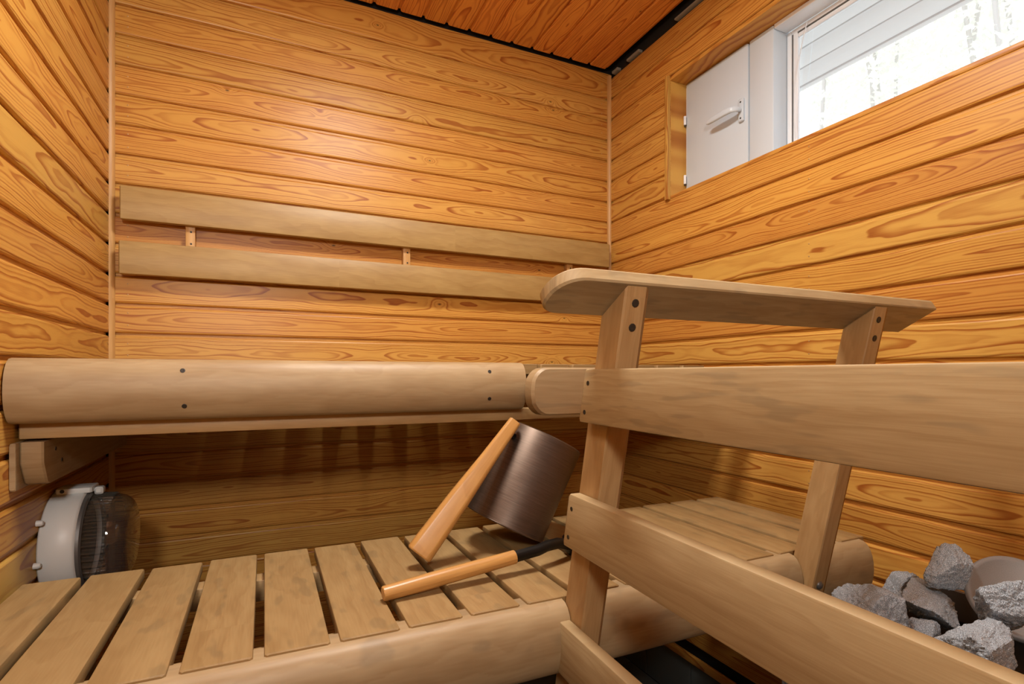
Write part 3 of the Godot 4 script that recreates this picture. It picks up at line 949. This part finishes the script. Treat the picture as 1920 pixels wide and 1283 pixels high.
func stone_mesh(seed_: int, size: Vector3) -> ArrayMesh:
	var rg := RandomNumberGenerator.new()
	rg.seed = seed_
	var planes := []
	for i in 16:
		var n := Vector3(rg.randfn(), rg.randfn(), rg.randfn()).normalized()
		planes.append([n, rg.randf_range(0.66, 0.95)])
	var no := FastNoiseLite.new()
	no.seed = seed_
	no.frequency = 1.0
	no.fractal_octaves = 4
	var k := 26
	var at := func(d: Vector3) -> Vector3:
		var r := 1.25
		for p in planes:
			var c: float = d.dot(p[0])
			if c > 0.05:
				r = minf(r, p[1] / c)
		r *= 1.0 + 0.10 * no.get_noise_3dv(d * 2.2) + 0.05 * no.get_noise_3dv(d * 8.0)
		return d * r * size * 0.5
	var s := shape()
	for f in 6:
		var a := [Vector3.RIGHT, Vector3.LEFT, Vector3.UP, Vector3.DOWN, Vector3.BACK, Vector3.FORWARD][f] as Vector3
		var b := Vector3(a.y, a.z, a.x)
		var c := a.cross(b)
		var g := []
		for i in k + 1:
			var row := PackedVector3Array()
			for j in k + 1:
				row.append(at.call((a + b * tan((2.0 * i / k - 1) * PI / 4) + c * tan((2.0 * j / k - 1) * PI / 4)).normalized()))
			g.append(row)
		for i in k:
			for j in k:
				var n: Vector3 = (g[i + 1][j + 1] - g[i][j]).cross(g[i][j + 1] - g[i + 1][j]).normalized()
				if n.dot(g[i][j]) < 0: n = -n
				s.quad(g[i][j], g[i + 1][j], g[i + 1][j + 1], g[i][j + 1], n, n, n, n, Vector2.ZERO, Vector2.ZERO, Vector2.ZERO, Vector2.ZERO)
	return s.mesh()

# a point of the room seen at a pixel of the 1920 x 1283 photograph, at a given height relative to the eye
func seen(px: float, py: float, y: float) -> Vector3:
	var s := y * 1008.0 / (702.0 - py)
	var u := (px - 960.0) / 1008.0
	return W((u * 0.9084 + 0.4182) * s, y, (0.9084 - 0.4182 * u) * s)

func build_stove() -> void:
	var t := thing("sauna_stove", W(1.0, -EYE, 0.44), "grey steel sauna stove holding the stones beside the handrail", "stove")
	var x0 := 0.80
	var x1 := 1.24
	var d0 := 0.345
	var d1 := 0.64
	var yt := -0.425
	for a in [["front_panel", W(x0, -1.02, d0), W(x1, yt + 0.012, d0 + 0.006)], ["back_panel", W(x0, -1.02, d1 - 0.006), W(x1, yt, d1)], ["side_panel", W(x0, -1.02, d0 + 0.0065), W(x0 + 0.006, yt, d1 - 0.0065)], ["side_panel", W(x1 - 0.006, -1.02, d0 + 0.0065), W(x1, yt, d1 - 0.0065)]]:
		box_part(a[0], a[1], a[2], mats.steel, t, {}, 0.002)
	box_part("stone_tray", W(x0 + 0.007, -0.49, d0 + 0.007), W(x1 - 0.007, -0.482, d1 - 0.007), mats.iron, t, {}, 0.002)
	for p in [[x0 + 0.03, d0 + 0.03], [x1 - 0.03, d0 + 0.03], [x0 + 0.03, d1 - 0.03], [x1 - 0.03, d1 - 0.03]]:
		var f := shape(base_of(t))
		lathe(f, [Vector2(0, 0), Vector2(0.018, 0), Vector2(0.014, 0.02), Vector2(0.014, 0.13), Vector2(0, 0.13)], W(p[0], -EYE, p[1]), Vector3.UP, 12)
		put("foot", f, mats.iron, t)
	# stones: pixel, height of the centre, size, turn
	var list := [
		[1782, 1064, -0.332, Vector3(0.085, 0.08, 0.07), Vector3(0.4, 0.3, 0.9), "upright dark stone crowning the pile on the stove"],
		[1745, 1134, -0.394, Vector3(0.175, 0.066, 0.082), Vector3(0.1, 0.5, -0.12), "long flat-topped stone lying under the upright stone"],
		[1635, 1160, -0.395, Vector3(0.155, 0.088, 0.10), Vector3(0.0, 0.9, -0.2), "dark rough stone beside the handrail, lowest slope of pile"],
		[1880, 1138, -0.348, Vector3(0.14, 0.062, 0.075), Vector3(0.3, 0.5, -0.75), "slanting pale-faced stone propped against the grey metal disc"],
		[1838, 1218, -0.388, Vector3(0.155, 0.085, 0.09), Vector3(-0.25, 0.3, -0.1), "broad grey stone in front of the slanting stone"],
		[1725, 1198, -0.418, Vector3(0.09, 0.06, 0.065), Vector3(0.3, 1.3, 0.4), "small stone wedged between the broad stone and handrail"],
		[1690, 1118, -0.412, Vector3(0.085, 0.08, 0.07), Vector3(0.8, 0.2, 0.3), "grey stone at the back of the pile, toward the bench"],
	]
	for i in list.size():
		var q = list[i]
		var o := MeshInstance3D.new()
		o.name = "sauna_stone"
		o.mesh = stone_mesh(100 + i * 7, q[3] * 0.95)
		o.material_override = mats.stone
		add_child(o, true)
		o.position = seen(q[0], q[1], q[2])
		o.rotation = q[4]
		o.set_meta("label", q[5])
		o.set_meta("category", "stone")
		o.set_meta("group", "stones on the sauna stove")
	var dc := seen(1908, 1122, -0.366)
	var dt := thing("metal_disc", dc, "grey round metal disc with a rim and hole, standing among stones", "disc")
	var s := shape(dc)
	var ax := Vector3(-0.55, 0.62, 0.56).normalized()
	lathe(s, [Vector2(0.006, -0.006), Vector2(0.066, -0.006), Vector2(0.07, -0.002), Vector2(0.069, 0.003), Vector2(0.066, 0.005), Vector2(0.061, 0.005), Vector2(0.0585, 0.0025), Vector2(0.006, 0.0025), Vector2(0.006, -0.006)], dc, ax, 48)
	put("plate", s, mats.disc, dt)

func build_added_ceiling_lamp() -> void:
	# added ceiling lamp standing in for bounced flash, above the frame: its glare shows on the back wall and its light falls through the bench
	var c := W(0.33, YC, 0.85)
	var t := thing("added_ceiling_lamp", c, "added round opal lamp over the sauna, standing in for bounced flash", "lamp")
	var s := shape(c)
	lathe(s, [Vector2(0, -0.022), Vector2(0.18, -0.022), Vector2(0.19, -0.018), Vector2(0.19, 0), Vector2(0, 0)], c, Vector3.UP, 40)
	put("lamp_base", s, mats.frame, t)
	var g := shape(c)
	lathe(g, [Vector2(0, -0.038), Vector2(0.16, -0.036), Vector2(0.17, -0.03), Vector2(0.17, -0.0225)], c, Vector3.UP, 40)
	put("lamp_diffuser", g, mats.lit, t)
	var l := AreaLight3D.new()
	l.name = "lamp_light"
	l.area_size = Vector2(0.3, 0.3)
	l.light_color = Color(1.0, 0.97, 0.93)
	l.light_energy = ADDED_LAMP
	l.shadow_enabled = true
	l.set("area_range", 6.0)
	t.add_child(l)
	l.position = Vector3(0, -0.042, 0)
	l.rotation = Vector3(-PI / 2, 0, 0)

func build_added_side_lamp() -> void:
	# unseen opal lamp added to the wall behind the camera: it lights the rails and the lower lamp and throws the handrail's shadow on the window wall
	var c := W(-0.2, 0.6, DF)
	var t := thing("added_side_lamp", c, "added round opal lamp, unseen, on the wall that faces the benches", "lamp")
	var s := shape(c)
	lathe(s, [Vector2(0, 0.0005), Vector2(0.13, 0.0005), Vector2(0.13, 0.02), Vector2(0.122, 0.026), Vector2(0, 0.026)], c, Vector3(0, 0, -1), 40)
	put("lamp_base", s, mats.frame, t)
	var g := shape(c)
	lathe(g, [Vector2(0.115, 0.0265), Vector2(0.115, 0.034), Vector2(0.108, 0.041), Vector2(0, 0.044)], c, Vector3(0, 0, -1), 40)
	put("lamp_diffuser", g, mats.lit, t)
	var l := AreaLight3D.new()
	l.name = "lamp_light"
	l.area_size = Vector2(0.2, 0.2)
	l.light_color = Color(1.0, 0.98, 0.95)
	l.light_energy = ADDED_SIDE
	l.shadow_enabled = true
	l.set("area_range", 6.0)
	t.add_child(l)
	l.position = Vector3(0, 0, -0.048)

const ADDED_LAMP := 2.6
const ADDED_SIDE := 1.7
const EXPOSURE := 0.98

func _ready() -> void:
	# camera: level, the lens shifted up
	var cam := Camera3D.new()
	cam.name = "camera"
	cam.projection = Camera3D.PROJECTION_FRUSTUM
	cam.near = 0.05
	cam.far = 200.0
	cam.size = 1283.0 / 1008.0 * cam.near
	cam.frustum_offset = Vector2(0, 60.5 / 1008.0 * cam.near)
	cam.position = Vector3(0, EYE, 0)
	cam.rotation_degrees = Vector3(0, -24.72, 0)
	add_child(cam)
	cam.current = true
	# overcast sky
	var env := Environment.new()
	var sky := Sky.new()
	var sm := ProceduralSkyMaterial.new()
	sm.sky_top_color = Color(0.93, 0.96, 1.0)
	sm.sky_horizon_color = Color(0.97, 0.98, 1.0)
	sm.ground_bottom_color = Color(0.9, 0.9, 0.9)
	sm.ground_horizon_color = Color(0.95, 0.96, 0.97)
	sm.sky_energy_multiplier = 1.0
	sky.sky_material = sm
	env.background_mode = Environment.BG_SKY
	env.sky = sky
	env.background_energy_multiplier = 1.85
	env.tonemap_mode = Environment.TONE_MAPPER_LINEAR
	env.tonemap_exposure = EXPOSURE
	env.sdfgi_enabled = true
	env.ssao_enabled = true
	env.ssil_enabled = true
	var we := WorldEnvironment.new()
	we.name = "environment"
	we.environment = env
	add_child(we)
	make_materials()
	build_added_ceiling_lamp()
	build_room()
	build_added_side_lamp()
	build_window()
	build_outside()
	build_backrest()
	build_upper_bench()
	build_lower_bench()
	build_handrail()
	build_bucket()
	build_wall_lamp()
	build_stove()
